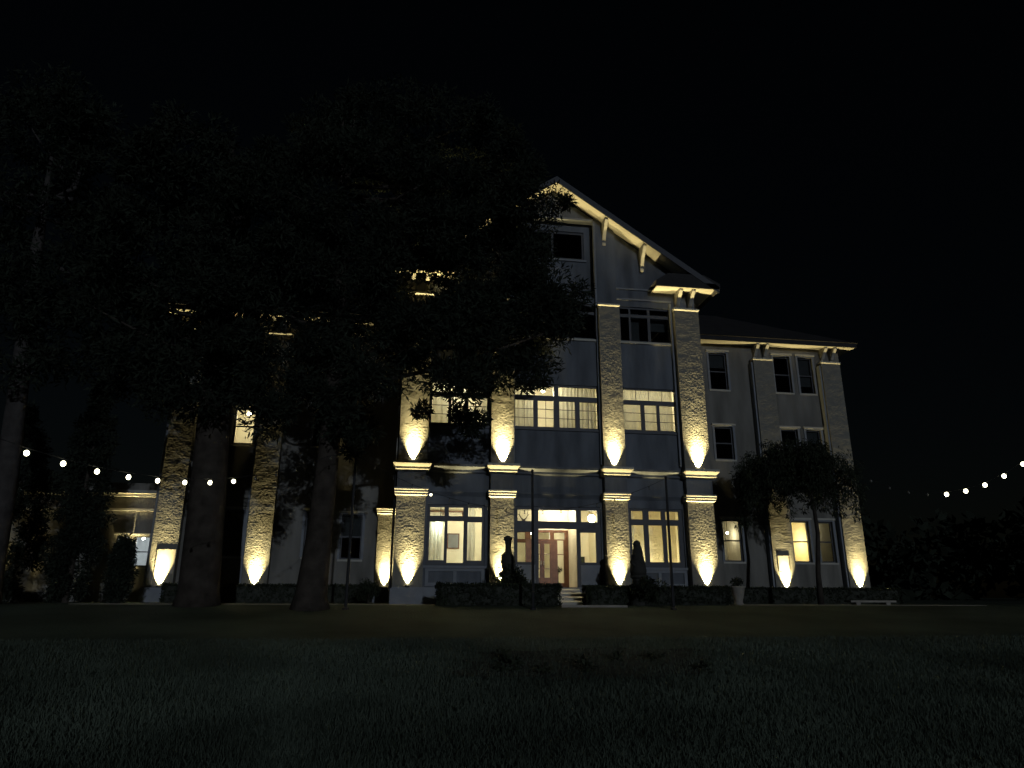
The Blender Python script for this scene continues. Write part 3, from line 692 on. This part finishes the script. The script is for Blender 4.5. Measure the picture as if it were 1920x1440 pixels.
def festoon(pts, lit, label, r=.047):
    t = thing('string_lights', label, 'string lights', pts[0])
    MB().tube(pts, .007, 5).build('wire', POLE, t)
    me_l = MB().ball((0, 0, 0), r, 10, (1, 1, 1.15)).mesh('bulb', True); me_l.materials.append(BULB)
    me_u = MB().ball((0, 0, 0), r * .7, 8, (1, 1, 1.15)).mesh('bulb', True); me_u.materials.append(UNLIT)
    me_s = MB().lathe([(.018, 0), (.02, .05), (.001, .05)], 0, 0, 8).mesh('socket'); me_s.materials.append(POLE)
    for i, p in enumerate(pts[1:-1], 1):
        b = bpy.data.objects.new('bulb', me_l if i in lit else me_u); col.objects.link(b); b.parent = t; b.location = Vector(p) - Vector(pts[0]) - Vector((0, 0, .09))
        k = bpy.data.objects.new('socket', me_s); col.objects.link(k); k.parent = b; k.location = (0, 0, .045)
    return t
# left string: bulbs at regular steps in plan, receding to the pole by the trunk
def LP(k): return Vector((CAM.x + .7 * (-9.95 + .555 * k), CAM.y + .7 * (19.77 + .832 * k), CAM.z + .09 + .7 * (3.36 + .0249 * (k - 2.75) ** 2)))
pts = [eL] + [LP(k) for k in range(-7, 13)] + [pA]
festoon(pts, set(range(8, 16)), 'string of warm bulbs sagging across the left side')
def RP(k): return Vector((CAM.x + .7 * (31.97 + .6925 * k), CAM.y + .7 * (37.88 - .7225 * k), CAM.z + .09 + .7 * (5.93 + .08 * (k + .18) ** 2)))
pts = [Vector((16.0, 5.42, 7.3))] + [RP(k) for k in range(-4, 7)] + [eR]
festoon(pts, set(range(5, 12)), 'string of warm bulbs rising off the right edge', r=.08)
n = 17; pts = []
for i in range(n + 1):
    f = i / n; p = pA.lerp(pC, f); pts.append(p + Vector((0, 0, -1.35 * 4 * f * (1 - f))))
festoon(pts, {4}, 'mostly unlit string of bulbs between poles across the bay', r=.035)

# ------------------------------------------------------------------ trees
def inside(p, poly):
    c = False; j = len(poly) - 1
    for i in range(len(poly)):
        (x1, y1), (x2, y2) = poly[i], poly[j]
        if (y1 > p[1]) != (y2 > p[1]) and p[0] < (x2 - x1) * (p[1] - y1) / (y2 - y1) + x1: c = not c
        j = i
    return c
def crown_points(poly, Y, depth, k, rad, gaps=()):
    """clump centres filling a crown whose outline was read off the photograph, at the tree's own distance"""
    us, vs_ = [p[0] for p in poly], [p[1] for p in poly]; out = []
    while len(out) < k:
        u, v = rng.uniform(min(us), max(us)), rng.uniform(min(vs_), max(vs_))
        if not inside((u, v), poly): continue
        if any(a < u < b and c < v < d and rng.random() < pr for a, b, c, d, pr in gaps): continue
        r = rad * rng.uniform(.45, 1.3)
        out.append((*atY(u, v, Y + depth * rng.uniform(-1, 1) * .5), r))
    return out
def limbs(trunk, base, cs, k, r0):
    """boughs from the trunk out to some of the clumps"""
    for c in rng.sample(cs, k):
        c = Vector(c[:3]); z = max(base.z + 2.5, min(c.z - abs(c.x - base.x) * .25, base.z + 15))
        s = Vector((base.x + (z - base.z) * .01, base.y, z)); mid = s.lerp(c, .55) + Vector((0, 0, -.25))
        trunk.tube([s, mid, c], [r0, r0 * .6, .02], 6)

PINE = [(385, 610), (330, 480), (420, 330), (560, 220), (720, 150), (880, 190), (990, 270), (1050, 352), (1028, 430), (1035, 500), (1092, 545), (1095, 590), (1052, 640), (1022, 685), (955, 712),
        (925, 740), (850, 760), (800, 755), (740, 752), (690, 762), (685, 835), (630, 835), (600, 750), (535, 750), (515, 815), (480, 830), (450, 760), (420, 700), (390, 660)]
gaps = [(725, 845, 500, 555, .75), (310, 475, 570, 615, .4), (640, 760, 690, 760, .35), (425, 560, 640, 850, .35)]
t = thing('pine_tree', 'large dark pine with broad crown hiding the left half of the hotel', 'tree', (-8.35, -4, -.1))
base = Vector((-8.35, -4, -.1))
cs = crown_points(PINE, -4, 5.5, 500, .66, gaps)
cs += crown_points([(690, 520), (800, 420), (1000, 300), (1046, 350), (1020, 430), (1025, 560), (900, 640), (740, 640)], -4, 4, 110, .55, gaps)
cs += [(*atY(u, v, -4.5), .3) for u, v in ((870, 790), (885, 805), (900, 785), (860, 775), (660, 845), (672, 820), (640, 800), (790, 770), (1060, 420 - 40), (1075, 660 - 50), (1012, 715), (985, 722))]
put('crown', quadmesh('crown', leaves(cs, 290, .21, .05, .75)), NEEDLE, t)
tr = MB().tube([base + Vector((dx, 0, z)) for dx, z in ((0, -.1), (0, .4), (.1, 2.2), (.17, 4.5), (.2, 7), (.1, 10), (-.1, 14), (-.3, 17))], [.62, .46, .37, .33, .29, .24, .15, .05], 14)
limbs(tr, base, cs, 46, .09); tr.build('trunk', BARK, t, smooth=True)

LPINE = [(-160, 640), (-180, 380), (-60, 200), (110, 150), (220, 240), (250, 420), (220, 600), (170, 690), (60, 720), (-60, 690)]
MPINE = [(180, 690), (170, 480), (230, 300), (330, 220), (430, 260), (470, 400), (490, 560), (520, 640), (470, 700), (430, 755), (370, 770), (330, 745), (290, 770), (230, 740)]
GREY = mat('grey_bark', (.055, .05, .048), .95, .9, 9, .3, 3, .1)
def pine(label, poly, x, y, k, rad, spine, radii, gaps=(), nl=20, bark=BARK):
    z0 = ground_z(y); t = thing('pine_tree', label, 'tree', (x, y, z0)); base = Vector((x, y, z0))
    cs = crown_points(poly, y, 5, k, rad, gaps)
    put('crown', quadmesh('crown', leaves(cs, 190, .24, .065, .75)), NEEDLE, t)
    tr = MB().tube([base + Vector((dx, 0, z)) for dx, z in spine], radii, 12)
    limbs(tr, base, cs, nl, .08); tr.build('trunk', bark, t, smooth=True)
pine('dark pine at the far left edge with a tall bare trunk', LPINE, -18.6, -1, 190, .75, ((0, -.1), (0, .5), (-.1, 4), (-.4, 8), (-.7, 12), (-.9, 16)), [.5, .4, .33, .28, .2, .06], bark=GREY)
pine('dark pine with a thick straight trunk between the two lit left wing pilasters', MPINE, -11.75, -3, 190, .62, ((0, -.1), (0, .4), (-.08, 3), (-.22, 6), (-.4, 9), (-.6, 13), (-.8, 16)), [.72, .60, .55, .50, .42, .2, .06], gaps=[(315, 470, 575, 620, .45)])

def cypress(x, y, h, w, label, n=120):
    t = thing('cypress_tree', label, 'tree', (x, y, 0), 'dark columnar cypresses against the left wing')
    cs = []
    for i in range(n):
        f = i / n; r = w * (math.sin(math.pi * min(1, .18 + f * .85)) ** .7) * .5; a = rng.random() * 6.28; q = r * rng.random() ** .5
        cs.append((x + q * math.cos(a), y + q * math.sin(a), .25 + f * (h - .4), .28))
    put('crown', quadmesh('crown', leaves(cs, 170, .16, .05, 1.2)), NEEDLE, t)
    MB().tube([(x, y, -.05), (x, y, h * .9)], [.12, .03]).build('trunk', BARK, t)
cypress(-17.6, 2.2, 8.4, 1.7, 'tall dark cypress in front of the annex')
cypress(-16.05, 2.6, 2.35, .55, 'small pointed cypress before the pale annex window', 40)
cypress(-20.2, 2.4, 7.2, 3.0, 'broad dark cypress at the left of the annex')

# weeping tree before the right wing
t = thing('weeping_tree', 'small weeping tree with drooping crown in front of the right wing', 'tree', (10.75, 1, 0))
tr = MB().tube([(10.72, 1, -.05), (10.75, 1, 1.2), (10.95, 1, 2.8), (10.9, 1, 4.2), (10.7, 1, 5.6)], [.13, .10, .085, .07, .03], 10)
cs = []
for i in range(90):
    a = rng.random() * 6.28; r = 2.5 * rng.random() ** .5
    tx, ty = 10.3 + r * math.cos(a), 1 + r * .8 * math.sin(a); top = 6.55 - .16 * r * r + rng.uniform(-.5, .2)
    tr.tube([(10.85, 1, 4.4), (10.3 + r * .55 * math.cos(a), 1 + r * .45 * math.sin(a), top + .1), (tx, ty, top - .4)], [.035, .02, .008], 5)
    ln = rng.uniform(.6, 2.0) + .25 * r
    for k in range(int(ln / .22)):
        f = k * .22; cs.append((tx + .12 * rng.gauss(0, 1), ty + .12 * rng.gauss(0, 1), top - f, .15))
for i in range(90):
    a = rng.random() * 6.28; r = rng.random() ** .5; cs.append((10.3 + 2.5 * r * math.cos(a), 1 + 2.3 * r * math.sin(a), 5.0 + rng.uniform(-.5, 1.5) * (1 - r * r) ** .5, .3))
put('crown', quadmesh('crown', leaves(cs, 46, .15, .035, 1.2, droop=1.6)), LEAF, t)
tr.build('trunk', BARK, t, smooth=True)

# far wood behind the grounds: one dark mass with a broken top
cs = []
for i in range(520):
    a = rng.uniform(-1.35, 1.35); r = rng.uniform(75, 110); f = rng.random()
    top = 9 + 4 * noise.noise((a * 9, 0, 2)) + 2.5 * noise.noise((a * 31, 0, 7))
    cs.append((r * math.sin(a), -10 + r * math.cos(a), f * top, 2.4))
tag(put('distant_wood', quadmesh('distant_wood', leaves(cs, 60, 1.3, .7, .8)), NEEDLE), 'dark distant wood behind the hotel grounds', 'wood', kind='stuff')
